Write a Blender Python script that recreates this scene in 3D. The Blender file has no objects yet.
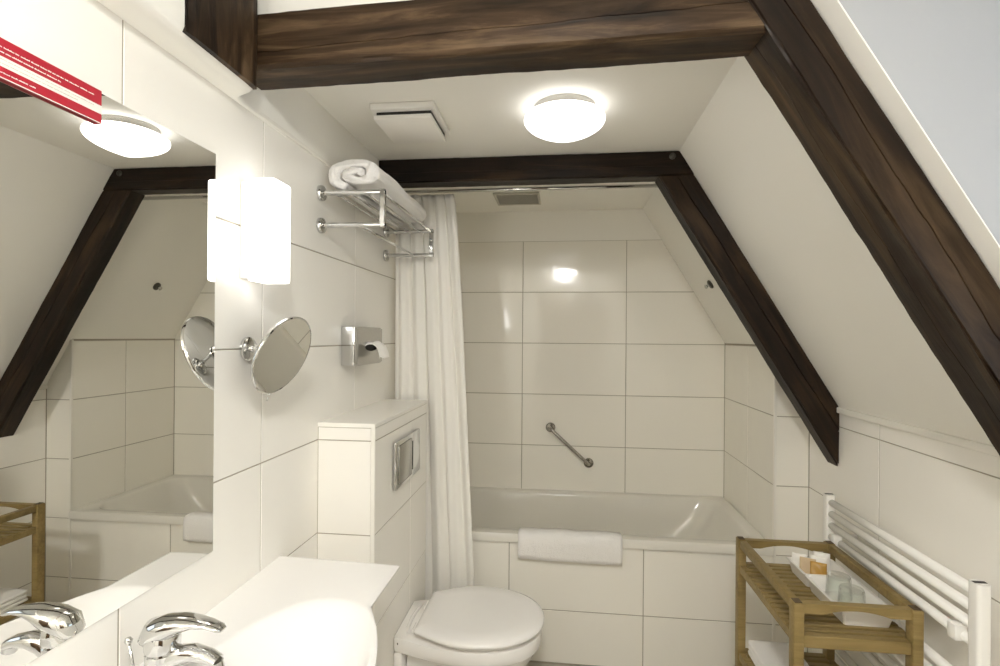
import bpy, bmesh, math, random
from mathutils import Vector, Matrix, noise

random.seed(7)
SC = bpy.context.scene
COL = SC.collection

# ------------------------------------------------------------------ camera
CAM = Vector((0.7789, -3.0258, 1.472))
TH, ROLL, FPX = 0.112214, 0.00756, 513.26
cd = bpy.data.cameras.new('camera')
cam = bpy.data.objects.new('camera', cd)
COL.objects.link(cam)
R_ = Vector((math.cos(TH), math.sin(TH), 0))
F_ = Vector((-math.sin(TH), math.cos(TH), 0))
Z_ = Vector((0, 0, 1))
ex = R_ * math.cos(ROLL) + Z_ * math.sin(ROLL)
ey = Z_ * math.cos(ROLL) - R_ * math.sin(ROLL)
ez = -F_
cam.matrix_world = Matrix(((ex.x, ey.x, ez.x, CAM.x), (ex.y, ey.y, ez.y, CAM.y),
                           (ex.z, ey.z, ez.z, CAM.z), (0, 0, 0, 1)))
cd.sensor_fit = 'HORIZONTAL'
cd.sensor_width = 36.0
cd.lens = FPX / 1000 * 36
cd.shift_x = -0.00488
cd.shift_y = 0.00413
cd.clip_start = 0.02
SC.camera = cam

# ------------------------------------------------------------------ world, light, exposure
SC.view_settings.view_transform = 'Standard'
SC.view_settings.look = 'None'
SC.view_settings.gamma = 1
SC.view_settings.use_curve_mapping = False
SC.view_settings.exposure = 0.70
SC.cycles.use_denoising = True
SC.cycles.max_bounces = 14
SC.cycles.diffuse_bounces = 10
SC.cycles.glossy_bounces = 5
SC.cycles.transmission_bounces = 8
SC.cycles.transparent_max_bounces = 16
SC.cycles.caustics_reflective = False
SC.cycles.caustics_refractive = False
SC.cycles.sample_clamp_indirect = 8.0

W = bpy.data.worlds.new('sky')
SC.world = W
W.use_nodes = True
bg = W.node_tree.nodes['Background']
bg.inputs[0].default_value = (0.75, 0.86, 1.0, 1)
bg.inputs[1].default_value = 1.2

GLOBE_E = 1.6         # ceiling globe luminance
WALL_E = 2.0          # bedside-of-mirror wall lamp luminance
DAY_W = 0.4           # daylight through the dormer window (watts)


def area(name, loc, rot, sx, sy, power, colr):
    l = bpy.data.lights.new(name, 'AREA')
    l.shape = 'RECTANGLE'
    l.size, l.size_y, l.energy, l.color = sx, sy, power, colr
    o = bpy.data.objects.new(name, l)
    o.location, o.rotation_euler = loc, rot
    COL.objects.link(o)
    return o


# daylight entering the dormer window (window lies to the right of the frame)
area('daylight', (2.06, -2.47, 1.72), (0, math.radians(90), 0), 0.62, 0.72, DAY_W, (0.86, 0.92, 1.0))

# ------------------------------------------------------------------ materials
MATS = {}


def mat(name, base, rough=0.5, metal=0.0, bump=None, spec=0.5, **kw):
    if name in MATS:
        return MATS[name]
    m = bpy.data.materials.new(name)
    m.use_nodes = True
    nt = m.node_tree
    b = nt.nodes['Principled BSDF']
    b.inputs['Base Color'].default_value = (*base, 1)
    b.inputs['Roughness'].default_value = rough
    b.inputs['Metallic'].default_value = metal
    b.inputs['Specular IOR Level'].default_value = spec
    for k, v in kw.items():
        b.inputs[k].default_value = v
    if bump:
        tc = nt.nodes.new('ShaderNodeTexCoord')
        prev = None
        for sc, st, dist, det in bump:
            n = nt.nodes.new('ShaderNodeTexNoise')
            n.inputs['Scale'].default_value = sc
            n.inputs['Detail'].default_value = det
            nt.links.new(tc.outputs['Object'], n.inputs['Vector'])
            bp = nt.nodes.new('ShaderNodeBump')
            bp.inputs['Strength'].default_value = st
            bp.inputs['Distance'].default_value = dist
            nt.links.new(n.outputs['Fac'], bp.inputs['Height'])
            if prev:
                nt.links.new(prev.outputs['Normal'], bp.inputs['Normal'])
            prev = bp
        nt.links.new(prev.outputs['Normal'], b.inputs['Normal'])
    MATS[name] = m
    return m


def wood(name, ramp, scale, stretch, rough, bumpd, seed=0.0, knots=True, spec=0.22):
    if name in MATS:
        return MATS[name]
    m = bpy.data.materials.new(name)
    m.use_nodes = True
    nt = m.node_tree
    b = nt.nodes['Principled BSDF']
    L = nt.links.new
    tc = nt.nodes.new('ShaderNodeTexCoord')
    mp = nt.nodes.new('ShaderNodeMapping')
    mp.inputs['Location'].default_value = (seed, seed * .7, seed * 1.3)
    mp.inputs['Scale'].default_value = (scale / stretch, scale, scale)
    L(tc.outputs['Object'], mp.inputs['Vector'])
    n1 = nt.nodes.new('ShaderNodeTexNoise')
    n1.inputs['Scale'].default_value = 1.0
    n1.inputs['Detail'].default_value = 8
    n1.inputs['Roughness'].default_value = .62
    n1.inputs['Distortion'].default_value = .8
    L(mp.outputs[0], n1.inputs['Vector'])
    mp2 = nt.nodes.new('ShaderNodeMapping')
    mp2.inputs['Location'].default_value = (seed * 2.1, seed, 0)
    mp2.inputs['Scale'].default_value = (scale / stretch * .35, scale * .16, scale * .16)
    L(tc.outputs['Object'], mp2.inputs['Vector'])
    n2 = nt.nodes.new('ShaderNodeTexNoise')
    n2.inputs['Scale'].default_value = 1.0
    n2.inputs['Detail'].default_value = 3
    L(mp2.outputs[0], n2.inputs['Vector'])
    mx = nt.nodes.new('ShaderNodeMath')
    mx.operation = 'MULTIPLY_ADD'
    mx.inputs[1].default_value = .55
    L(n1.outputs['Fac'], mx.inputs[0])
    ms = nt.nodes.new('ShaderNodeMath')
    ms.operation = 'MULTIPLY'
    ms.inputs[1].default_value = .45
    L(n2.outputs['Fac'], ms.inputs[0])
    L(ms.outputs[0], mx.inputs[2])
    cr = nt.nodes.new('ShaderNodeValToRGB')
    el = cr.color_ramp.elements
    el[0].position, el[0].color = ramp[0][0], (*ramp[0][1], 1)
    el[1].position, el[1].color = ramp[-1][0], (*ramp[-1][1], 1)
    for p_, c_ in ramp[1:-1]:
        e = el.new(p_)
        e.color = (*c_, 1)
    L(mx.outputs[0], cr.inputs[0])
    L(cr.outputs[0], b.inputs['Base Color'])
    b.inputs['Roughness'].default_value = rough
    b.inputs['Specular IOR Level'].default_value = spec
    bp = nt.nodes.new('ShaderNodeBump')
    bp.inputs['Strength'].default_value = .7
    bp.inputs['Distance'].default_value = bumpd
    L(n1.outputs['Fac'], bp.inputs['Height'])
    L(bp.outputs['Normal'], b.inputs['Normal'])
    MATS[name] = m
    return m


def emit(name, colr, strength):
    m = bpy.data.materials.new(name)
    m.use_nodes = True
    b = m.node_tree.nodes['Principled BSDF']
    b.inputs['Base Color'].default_value = (.9, .9, .9, 1)
    b.inputs['Roughness'].default_value = .25
    b.inputs['Emission Color'].default_value = (*colr, 1)
    b.inputs['Emission Strength'].default_value = strength
    return m


TILE = mat('tile_glaze', (.89, .868, .80), .09, bump=[(4.5, .30, .010, 1), (19, .10, .003, 1)])
TILE_M = mat('tile_satin', (.88, .86, .81), .24, bump=[(5, .12, .006, 1)])
GROUT = mat('grout', (.36, .33, .27), .9)
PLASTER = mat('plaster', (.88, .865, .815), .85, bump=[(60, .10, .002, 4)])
PLASTER_SHADED = mat('shaded_dormer_plaster', (.42, .43, .445), .85, bump=[(60, .10, .002, 4)])  # plaster darkened and cooled, painting in the dim light on the dormer
TRIM = mat('trim_white', (.82, .80, .74), .4)
FLOOR = mat('floor_tile', (.42, .39, .33), .35)
CERAMIC = mat('ceramic', (.87, .855, .835), .07, spec=.55)
ACRYL = mat('bath_acrylic', (.74, .72, .66), .10)
CHROME = mat('chrome', (.66, .66, .65), .06, 1.0)
STEEL = mat('brushed_steel', (.46, .45, .42), .26, 1.0)
DARKST = mat('dark_steel', (.12, .115, .10), .3, 1.0)
MIRROR = mat('mirror_silver', (.90, .90, .875), .0, 1.0)
MEDGE = mat('mirror_edge', (.45, .50, .47), .15)
TOWEL = mat('towel_cotton', (.89, .875, .855), .95, bump=[(260, .9, .004, 2), (45, .35, .006, 2)], spec=.1)
CURT = mat('curtain_cloth', (.85, .835, .79), .8, bump=[(500, .2, .001, 2)], spec=.2)
WHITEM = mat('white_enamel', (.90, .89, .86), .25)
PLASTIC = mat('white_plastic', (.86, .84, .80), .35)
GREYPL = mat('grey_grille', (.52, .50, .44), .5)
DARK = mat('dark_gap', (.03, .028, .025), .6)
RED = mat('sign_red', (.42, .018, .035), .35)
SIGNW = mat('sign_white', (.82, .80, .75), .4)
SIGNG = mat('sign_grey_ink', (.55, .52, .46), .5)
PINE = wood('oiled_wood', [(.25, (.13, .088, .030)), (.5, (.25, .18, .070)), (.75, (.36, .27, .12))], 55, 14, .42, .0006)
GLASS = bpy.data.materials.new('clear_glass')
GLASS.use_nodes = True
_nt = GLASS.node_tree
_nt.nodes.remove(_nt.nodes['Principled BSDF'])
_t, _g, _f, _m = [_nt.nodes.new(k) for k in ('ShaderNodeBsdfTransparent', 'ShaderNodeBsdfGlossy', 'ShaderNodeLayerWeight', 'ShaderNodeMixShader')]
_t.inputs[0].default_value = (.975, .985, .975, 1)
_g.inputs['Roughness'].default_value = .03
_f.inputs[0].default_value = .5
_p = _nt.nodes.new('ShaderNodeMath')
_p.operation = 'POWER'
_p.inputs[1].default_value = 2.2
_nt.links.new(_f.outputs['Facing'], _p.inputs[0])
_nt.links.new(_p.outputs[0], _m.inputs[0])
_nt.links.new(_t.outputs[0], _m.inputs[1])
_nt.links.new(_g.outputs[0], _m.inputs[2])
_nt.links.new(_m.outputs[0], _nt.nodes['Material Output'].inputs['Surface'])
PAPER_B = mat('beige_paper', (.56, .43, .27), .6)
PAPER_A = mat('amber_gel', (.42, .235, .035), .3)
PAPER_W = mat('white_paper', (.84, .82, .78), .6)
TISSUE = mat('tissue', (.90, .88, .85), .95)
GLOBE = emit('lit_opal_glass', (1.0, .975, .94), GLOBE_E)
FILL_GLOBE = emit('added_fill_globe', (1.0, .985, .95), 92.0)  # unseen globe added behind the viewer as the main fill light
FILL_WLAMP = emit('added_fill_wall_lamp', (1.0, .98, .945), 14.0)  # added twin of the wall lamp, out of view, extra fill
WLAMP = emit('lit_frosted_glass', (1.0, .975, .94), WALL_E)
BEAMR = [(.36, (.004, .0025, .0014)), (.45, (.016, .009, .0045)), (.54, (.050, .029, .0145)), (.66, (.16, .105, .058))]
SUBS = [(.34, (.004, .0025, .0015)), (.48, (.016, .009, .005)), (.60, (.050, .029, .013)), (.76, (.15, .095, .045))]


# ------------------------------------------------------------------ object helpers
def link(name, bm, m, parent=None, smooth=False, mods=None):
    me = bpy.data.meshes.new(name)
    bmesh.ops.recalc_face_normals(bm, faces=bm.faces[:])
    bm.to_mesh(me)
    bm.free()
    for x in (m if isinstance(m, (list, tuple)) else [m]):
        me.materials.append(x)
    if smooth:
        for f in me.polygons:
            f.use_smooth = True
    o = bpy.data.objects.new(name, me)
    COL.objects.link(o)
    if parent:
        o.parent = parent
        o.matrix_parent_inverse = parent.matrix_world.inverted()
    if smooth == 'auto':
        md = o.modifiers.new('es', 'EDGE_SPLIT')
        md.split_angle = math.radians(38)
    return o


def tag(o, label, cat, group=None, kind=None):
    o['label'] = label
    o['category'] = cat
    if group:
        o['group'] = group
    if kind:
        o['kind'] = kind
    return o


def thing(name, loc, label, cat, group=None, kind=None):
    o = bpy.data.objects.new(name, None)
    o.empty_display_size = .05
    o.location = loc
    o.matrix_world = Matrix.Translation(loc)
    COL.objects.link(o)
    return tag(o, label, cat, group, kind)


def struct(name, bm, m, label=None, smooth=False):
    o = link(name, bm, m, None, smooth)
    o['kind'] = 'structure'
    if label:
        o['label'] = label
    return o


def B():
    return bmesh.new()


def box(bm, x0, x1, y0, y1, z0, z1, bev=0.0, seg=2, mi=0):
    r = bmesh.ops.create_cube(bm, size=1)
    vs = r['verts']
    for v in vs:
        v.co = Vector(((x0 + x1) / 2 + v.co.x * (x1 - x0), (y0 + y1) / 2 + v.co.y * (y1 - y0), (z0 + z1) / 2 + v.co.z * (z1 - z0)))
    fs = list({f for v in vs for f in v.link_faces})
    for f in fs:
        f.material_index = mi
    if bev > 0:
        es = list({e for v in vs for e in v.link_edges})
        bmesh.ops.bevel(bm, geom=es, offset=bev, segments=seg, affect='EDGES', profile=.5)
    return bm


def basis(d):
    d = Vector(d).normalized()
    a = Vector((0, 0, 1)) if abs(d.z) < .9 else Vector((1, 0, 0))
    u = d.cross(a).normalized()
    return u, d.cross(u).normalized(), d


def tube(bm, pts, r, n=16, cap=True):
    pts = [Vector(p) for p in pts]
    rad = r if isinstance(r, (list, tuple)) else [r] * len(pts)
    rings = []
    u = None
    for i, p in enumerate(pts):
        d = (pts[min(i + 1, len(pts) - 1)] - pts[max(i - 1, 0)]).normalized()
        if u is None:
            u, v, _ = basis(d)
        else:
            u = (u - d * u.dot(d)).normalized()
            v = d.cross(u)
        rings.append([bm.verts.new(p + (u * math.cos(a) + v * math.sin(a)) * rad[i]) for a in [2 * math.pi * k / n for k in range(n)]])
    for a, b in zip(rings, rings[1:]):
        for k in range(n):
            bm.faces.new((a[k], a[(k + 1) % n], b[(k + 1) % n], b[k]))
    if cap:
        bm.faces.new(rings[0][::-1])
        bm.faces.new(rings[-1])
    return bm


def lathe(bm, o, d, prof, n=48, closed_ends=True):
    """prof: list of (radius, height along d)"""
    u, v, d = basis(d)
    o = Vector(o)
    rings = []
    for r, h in prof:
        if r < 1e-6:
            rings.append([bm.verts.new(o + d * h)])
        else:
            rings.append([bm.verts.new(o + d * h + (u * math.cos(a) + v * math.sin(a)) * r) for a in [2 * math.pi * k / n for k in range(n)]])
    for a, b in zip(rings, rings[1:]):
        if len(a) == 1 and len(b) == 1:
            continue
        for k in range(n):
            k2 = (k + 1) % n
            if len(a) == 1:
                bm.faces.new((a[0], b[k2], b[k]))
            elif len(b) == 1:
                bm.faces.new((a[k], a[k2], b[0]))
            else:
                bm.faces.new((a[k], a[k2], b[k2], b[k]))
    if closed_ends:
        if len(rings[0]) > 1:
            bm.faces.new(rings[0][::-1])
        if len(rings[-1]) > 1:
            bm.faces.new(rings[-1])
    return bm


def prism(bm, poly, ext):
    """closed polygon (3D points) extruded by the vector ext"""
    a = [bm.verts.new(Vector(p)) for p in poly]
    b = [bm.verts.new(Vector(p) + Vector(ext)) for p in poly]
    n = len(a)
    bm.faces.new(a)
    bm.faces.new(b[::-1])
    for i in range(n):
        bm.faces.new((a[i], b[i], b[(i + 1) % n], a[(i + 1) % n]))
    return bm


def loft(bm, rings, cap0=True, cap1=True, closed=True):
    vs = [[bm.verts.new(Vector(p)) for p in r] for r in rings]
    n = len(vs[0])
    for a, b in zip(vs, vs[1:]):
        for k in range(n if closed else n - 1):
            k2 = (k + 1) % n
            bm.faces.new((a[k], a[k2], b[k2], b[k]))
    if cap0:
        bm.faces.new(vs[0][::-1])
    if cap1:
        bm.faces.new(vs[-1])
    return bm


def rrect(x0, x1, y0, y1, z, r, n=9):
    """rounded rectangle ring, 4*n points, r single or (four radii)"""
    pts = []
    cs = [(x1, y1, 0), (x0, y1, 90), (x0, y0, 180), (x1, y0, 270)]
    rr = r if isinstance(r, (tuple, list)) else [r] * 4
    for (cx, cy, a0), q in zip(cs, rr):
        sx = -1 if cx == x1 else 1
        sy = -1 if cy == y1 else 1
        for k in range(n):
            a = math.radians(a0 + 90 * k / (n - 1))
            pts.append(Vector((cx + sx * q + q * math.cos(a), cy + sy * q + q * math.sin(a), z)))
    return pts


def clip2(poly, a, b, c):
    """keep a*u+b*v<=c"""
    out = []
    for i in range(len(poly)):
        p, q = poly[i], poly[(i + 1) % len(poly)]
        dp, dq = a * p[0] + b * p[1] - c, a * q[0] + b * q[1] - c
        if dp <= 0:
            out.append(p)
        if (dp < 0) != (dq < 0) and abs(dp - dq) > 1e-12:
            t = dp / (dp - dq)
            out.append((p[0] + t * (q[0] - p[0]), p[1] + t * (q[1] - p[1])))
    return out


def tiles(bm, org, U, V, N, us, vs, clips=(), gap=.0013, slab=.05, tilt=.0011, mi_t=0, mi_g=1, back=True, ext=(0, 0, 0, 0)):
    org, U, V, N = Vector(org), Vector(U), Vector(V), Vector(N)
    P3 = lambda u, v, n=0.0: org + U * u + V * v + N * n
    for i in range(len(us) - 1):
        for j in range(len(vs) - 1):
            e = lambda s: [(us[i] + s, vs[j] + s), (us[i + 1] - s, vs[j] + s), (us[i + 1] - s, vs[j + 1] - s), (us[i] + s, vs[j + 1] - s)]
            poly = e(gap)
            for a, b, c in clips:
                poly = clip2(poly, a, b, c) if poly else poly
            if len(poly) < 3:
                continue
            cu = sum(p[0] for p in poly) / len(poly)
            cv = sum(p[1] for p in poly) / len(poly)
            w = max(p[0] for p in poly) - min(p[0] for p in poly)
            h = max(p[1] for p in poly) - min(p[1] for p in poly)
            if w < .008 or h < .008:
                continue
            fu, fv = 1 - .003 / w, 1 - .003 / h
            ta, tb = random.uniform(-tilt, tilt), random.uniform(-tilt, tilt)
            top = [bm.verts.new(P3(cu + (u - cu) * fu, cv + (v - cv) * fv, ta * (u - cu) + tb * (v - cv))) for u, v in poly]
            low = [bm.verts.new(P3(u, v, -.0022)) for u, v in poly]
            f = bm.faces.new(top)
            f.material_index = mi_t
            for k in range(len(poly)):
                k2 = (k + 1) % len(poly)
                f = bm.faces.new((low[k], low[k2], top[k2], top[k]))
                f.material_index = mi_t
    if back:
        poly = [(us[0] - ext[0], vs[0] - ext[2]), (us[-1] + ext[1], vs[0] - ext[2]), (us[-1] + ext[1], vs[-1] + ext[3]), (us[0] - ext[0], vs[-1] + ext[3])]
        for a, b, c in clips:
            poly = clip2(poly, a, b, c)
        n0 = len(bm.faces)
        prism(bm, [P3(u, v, -.0016) for u, v in poly], N * (-slab))
        bm.faces.ensure_lookup_table()
        for f in list(bm.faces)[n0:]:
            f.material_index = mi_g


# ------------------------------------------------------------------ room dimensions
CZF, YB1 = 2.28, -1.868                   # the ceiling is a little higher on the viewer's side of the near tie beam
CZ, SX, SK = 2.216, 1.232, 1.667          # ceiling height, where the slope starts, its steepness
XK, XA, YT, YF = 1.833, 1.692, -.692, -3.7  # knee wall, alcove wall, bath front, wall behind the camera
ZK = CZ - SK * (XK - SX)
YD0, YD1, XD = -1.987, -2.95, 2.10        # dormer cheeks and dormer window plane
ROWS = [0, .238, .538, .838, 1.138, 1.438, 1.738, 2.038]
slope_z = lambda x, off=0.0: CZ - SK * (x - SX) - off * math.sqrt(1 + SK * SK)
SN = Vector((-SK, 0, -1)).normalized()    # inward normal of the slope

# floor
bm = B()
fx = [0, .3, .6, .9, 1.2, 1.5, XK]
fy = [YF + .3 * k for k in range(11)] + [YT]
tiles(bm, (0, 0, 0), (1, 0, 0), (0, 1, 0), (0, 0, 1), fx, fy, tilt=0, ext=(.05, .06, .05, .75))
struct('floor', bm, [FLOOR, GROUT])
# left wall: tiles below, plaster above
bm = B()
tiles(bm, (0, 0, 0), (0, 1, 0), (0, 0, 1), (1, 0, 0), [YF, -3.397, -2.797, -2.197, -1.766, -1.167, YT, 0], ROWS, ext=(.05, .05, .05, 0))
box(bm, -.05, -.001, YF - .05, .05, 2.038, CZF + .05, mi=2)
struct('wall_left', bm, [TILE_M, GROUT, PLASTER])
# plaster cove that carries the timber stub above the mirror
bm = B()
def cove(y, k):
    d = .070 * k
    pts = [(-.004, 2.030), (d * .3, 2.029), (d * .6, 2.030), (d * .8, 2.033), (d * .93, 2.039), (d, 2.050)]
    top = CZF if y < -1.90 else CZ
    pts += [(d, top - .001), (-.004, top - .001)]
    return [Vector((x if x > 0 else x, y, z)) for x, z in pts]
loft(bm, [cove(YF + .01, 1), cove(-1.95, 1), cove(-1.914, .97), cove(-1.898, .30), cove(-1.86, .16), cove(-1.78, .08), cove(-1.66, .03)])
struct('trim_1', bm, PLASTER, 'plaster cove above the tiles of the left wall', 'auto')
bm = B()
box(bm, .0, .006, YF, -1.0, 2.034, 2.046, .002)
struct('trim_2', bm, TRIM, 'white tile edging strip along the left wall')
bm = B()
box(bm, .0, .006, YT - .006, YT + .012, .6, 2.03, .002)
struct('trim_3', bm, TRIM, 'vertical tile edging on the left wall beside the bath')
# back wall
bm = B()
sl = (SK, 1.0, CZ + SK * SX)
tiles(bm, (0, 0, 0), (1, 0, 0), (0, 0, 1), (0, -1, 0), [0, .543, 1.143, XA], [.45] + ROWS[2:], [sl], ext=(.05, .12, .5, 0))
prism(bm, [(0, .002, 2.038), (slope_z(0) and SX + (CZ - 2.038) / SK, .002, 2.038), (SX, .002, CZ), (0, .002, CZ)], (0, .05, 0))
for f in bm.faces:
    if min(v.co.z for v in f.verts) > 2.03:
        f.material_index = 2
struct('wall_back', bm, [TILE, GROUT, PLASTER])
# alcove wall right of the bath
bm = B()
tiles(bm, (XA, 0, 0), (0, 1, 0), (0, 0, 1), (-1, 0, 0), [YT, -.366, 0], [.45] + ROWS[2:6], [(0, 1, slope_z(XA))], ext=(-.004, .05, .5, .02))
struct('wall_alcove', bm, [TILE, GROUT])
# return wall facing the room
bm = B()
tiles(bm, (0, YT, 0), (1, 0, 0), (0, 0, 1), (0, -1, 0), [XA, XK], ROWS[:6], [sl], ext=(-.004, .05, .05, .05))
struct('wall_return', bm, [TILE, GROUT])
bm = B()
box(bm, XA - .004, XA + .008, YT - .004, YT + .008, .0, slope_z(XA) - .005, .002)
struct('trim_4', bm, TRIM, 'vertical edging on the corner right of the bath')
# knee wall on the right
bm = B()
tiles(bm, (XK, 0, 0), (0, 1, 0), (0, 0, 1), (-1, 0, 0), [YF, -2.98, -2.38, -1.78, -1.18, YT], ROWS[:5] + [1.192], ext=(.05, .05, .05, .02))
struct('wall_right', bm, [TILE_M, GROUT])
bm = B()
box(bm, XK - .012, XK + .03, YF, YT, 1.192, ZK, .004)
struct('trim_5', bm, TRIM, 'white moulding on top of the right knee wall')
# bath front panel
bm = B()
tiles(bm, (0, YT, 0), (1, 0, 0), (0, 0, 1), (0, -1, 0), [0, .543, 1.143, XA], ROWS[:3], slab=.02)
struct('wall_bath_front', bm, [TILE, GROUT])
# ceiling
bm = B()
box(bm, -.05, SX + .04, YB1, 0.05, CZ, CZF + .05)
box(bm, -.05, SX + .04, YF - .05, YB1, CZF, CZF + .05)
box(bm, SX, XD + .05, YD1 - .05, YD0 + .05, CZ, CZ + .05)
struct('ceiling', bm, PLASTER)
# sloping ceiling, beyond and before the dormer
xs = 1.90
for y0, y1, nm in ((YD0 + .0006, .05, 'ceiling_slope'), (YF - .05, YD1 - .0006, 'ceiling_slope_front')):
    bm = B()
    prism(bm, [(SX, y0, CZ), (xs, y0, slope_z(xs)), (xs, y1, slope_z(xs)), (SX, y1, CZ)], -SN * .05)
    struct(nm, bm, PLASTER)
bm = B()
xf_ = SX - (CZF - CZ) / SK
prism(bm, [(xf_, YF - .05, CZF), (SX, YF - .05, CZ), (SX, YB1, CZ), (xf_, YB1, CZF)], -SN * .04)
struct('ceiling_slope_top', bm, PLASTER)
# dormer
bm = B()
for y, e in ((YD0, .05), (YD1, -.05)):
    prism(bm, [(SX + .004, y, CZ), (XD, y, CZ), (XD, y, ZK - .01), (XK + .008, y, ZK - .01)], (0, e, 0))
struct('wall_dormer', bm, PLASTER_SHADED)
bm = B()
box(bm, XK + .002, XD, YD1, YD0, ZK - .06, ZK - .01)
struct('trim_6', bm, TRIM, 'white sill of the dormer window')
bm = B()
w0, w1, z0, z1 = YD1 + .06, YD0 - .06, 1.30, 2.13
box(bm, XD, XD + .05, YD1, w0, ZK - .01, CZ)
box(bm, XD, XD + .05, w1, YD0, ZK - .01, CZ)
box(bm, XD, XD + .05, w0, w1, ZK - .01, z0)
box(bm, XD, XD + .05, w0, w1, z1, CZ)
struct('wall_dormer_front', bm, PLASTER_SHADED)
bm = B()
for a in ((w0, w0 + .05, z0, z1), (w1 - .05, w1, z0, z1), (w0 + .05, w1 - .05, z0, z0 + .05), (w0 + .05, w1 - .05, z1 - .05, z1)):
    box(bm, XD - .01, XD + .04, *a, .004)
wf = struct('window_1', bm, WHITEM, 'white framed dormer window on the right')
bm = B()
box(bm, XD + .012, XD + .018, w0 + .05, w1 - .05, z0 + .05, z1 - .05)
wp = link('pane', bm, GLASS, wf)
# wall behind the camera
bm = B()
box(bm, -.05, XK + .08, YF - .05, YF, -.05, CZF + .05)
struct('wall_front', bm, PLASTER)
bm = B()  # unseen door, added so the chrome reflects something dark
box(bm, .50, 1.32, YF + .001, YF + .030, .005, 2.00, .004)
for z0_, z1_ in ((.18, .92), (1.06, 1.86)):
    box(bm, .62, 1.20, YF + .030, YF + .036, z0_, z1_, .005)
dr = struct('door_1', bm, wood('door_wood', [(.3, (.045, .026, .014)), (.5, (.075, .045, .024)), (.75, (.12, .075, .042))], 30, 1, .35, .0004, 4.0), 'unseen brown panelled door added behind the viewer for the chrome to reflect', 'auto')
bm = B()
tube(bm, [(.57, YF + .030, 1.03), (.57, YF + .075, 1.03), (.585, YF + .080, 1.03), (.68, YF + .080, 1.03)], .009)
link('door_handle', bm, CHROME, dr, True)

# cistern boxing: part of the walls
XC, YC0, YC1, ZC = .190, -1.456, -.829, 1.194
bm = B()
vr = ROWS[:5] + [ZC - .014]
tiles(bm, (0, YC0, 0), (1, 0, 0), (0, 0, 1), (0, -1, 0), [0, XC - .012], vr, slab=.01)
tiles(bm, (XC, 0, 0), (0, 1, 0), (0, 0, 1), (1, 0, 0), [YC0 + .004, -1.066, YC1], vr, slab=.01)
box(bm, .001, XC - .012, YC0 + .012, YC1, 0, ZC - .014, mi=1)
box(bm, .0, XC + .001, YC0 - .001, YC1, ZC - .014, ZC, .002, mi=0)
box(bm, XC - .013, XC + .0005, YC0 - .0005, YC0 + .006, 0, ZC - .01, .0015, mi=2)
struct('wall_cistern', bm, [TILE_M, GROUT, TRIM], 'tiled cistern boxing behind the toilet')


# ------------------------------------------------------------------ timbers
def timber(name, A, X, Yd, L, dy, dz, material, label, cuts, crack=None, seed=1.0, amp=.004, parts=None, step=.012):
    """A: corner; X: grain direction; Yd: direction of depth dy; third side dz = X x Yd.
    crack = list of (face, centre at start, centre at end, half width, depth) ; face 0 = the side at Yd=0"""
    X, Yd = Vector(X).normalized(), Vector(Yd).normalized()
    Zd = X.cross(Yd)
    M = Matrix(((X.x, Yd.x, Zd.x, A[0]), (X.y, Yd.y, Zd.y, A[1]), (X.z, Yd.z, Zd.z, A[2]), (0, 0, 0, 1)))
    n = max(8, int(L / step))
    bm = B()
    rings = []
    for i in range(n + 1):
        x = L * i / n
        ring = []
        for face in range(4):
            T = [0, .06, .14, .24, .34, .44, .54, .64, .74, .84, .92]
            pushes = [0] * len(T)
            if crack:
                for fc, c0, c1, hw, dep in crack:
                    if fc == face:
                        c = c0 + (c1 - c0) * i / n + .05 * noise.noise(Vector((x * 5, seed * 3, 1))) + .018 * noise.noise(Vector((x * 22, seed * 3, 4)))
                        c = min(.85, max(.15, c))
                        k = .6 + .8 * abs(noise.noise(Vector((x * 4, seed, 9))))
                        h = hw * k
                        lo = [0, .06, max(.08, (c - h) * .5), c - h]
                        hi = [c + h, c + h + (.94 - c - h) * .25, c + h + (.94 - c - h) * .5, c + h + (.94 - c - h) * .75, .94, .97]
                        T = lo + [c] + hi
                        pushes = [0, 0, 0, 0, dep * k] + [0] * 6
            for t, ps in zip(T, pushes):
                if face == 0:
                    y, z, ny, nz = 0, t, -1, 0
                elif face == 1:
                    y, z, ny, nz = t, 1, 0, 1
                elif face == 2:
                    y, z, ny, nz = 1, 1 - t, 1, 0
                else:
                    y, z, ny, nz = 1 - t, 0, 0, -1
                p = Vector((x, y * dy, z * dz))
                if t == 0:   # worn arris
                    w = .004 + .006 * max(0, noise.noise(Vector((x * 7 + face * 11, seed, 2)))) + .010 * max(0, noise.noise(Vector((x * 2.3 + face * 5, seed, 6))) - .25)
                    p.y += w * (1 if y == 0 else -1)
                    p.z += w * (1 if z == 0 else -1)
                d = amp * noise.noise(Vector((x * 3.5, p.y * 14 + seed, p.z * 14 + face * 7))) + amp * .35 * noise.noise(Vector((x * 26, p.y * 60, p.z * 60 + seed)))
                p.y += ny * (d - ps)
                p.z += nz * (d - ps)
                ring.append(p)
        rings.append(ring)
    loft(bm, rings)
    Mi = M.inverted()
    for co, no in cuts:
        c = Mi @ Vector(co)
        nn = (Mi.to_3x3() @ Vector(no)).normalized()
        g = bm.verts[:] + bm.edges[:] + bm.faces[:]
        r = bmesh.ops.bisect_plane(bm, geom=g, plane_co=c, plane_no=nn, clear_outer=True)
        es = [e for e in r['geom_cut'] if isinstance(e, bmesh.types.BMEdge)]
        try:
            bmesh.ops.contextual_create(bm, geom=es)
        except Exception:
            pass
    o = link(name, bm, material)
    o.matrix_world = M
    for f in o.data.polygons:
        f.use_smooth = True
    md = o.modifiers.new('es', 'EDGE_SPLIT')
    md.split_angle = math.radians(32)
    tag(o, label, 'beam', kind='thing')
    return o


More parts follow.
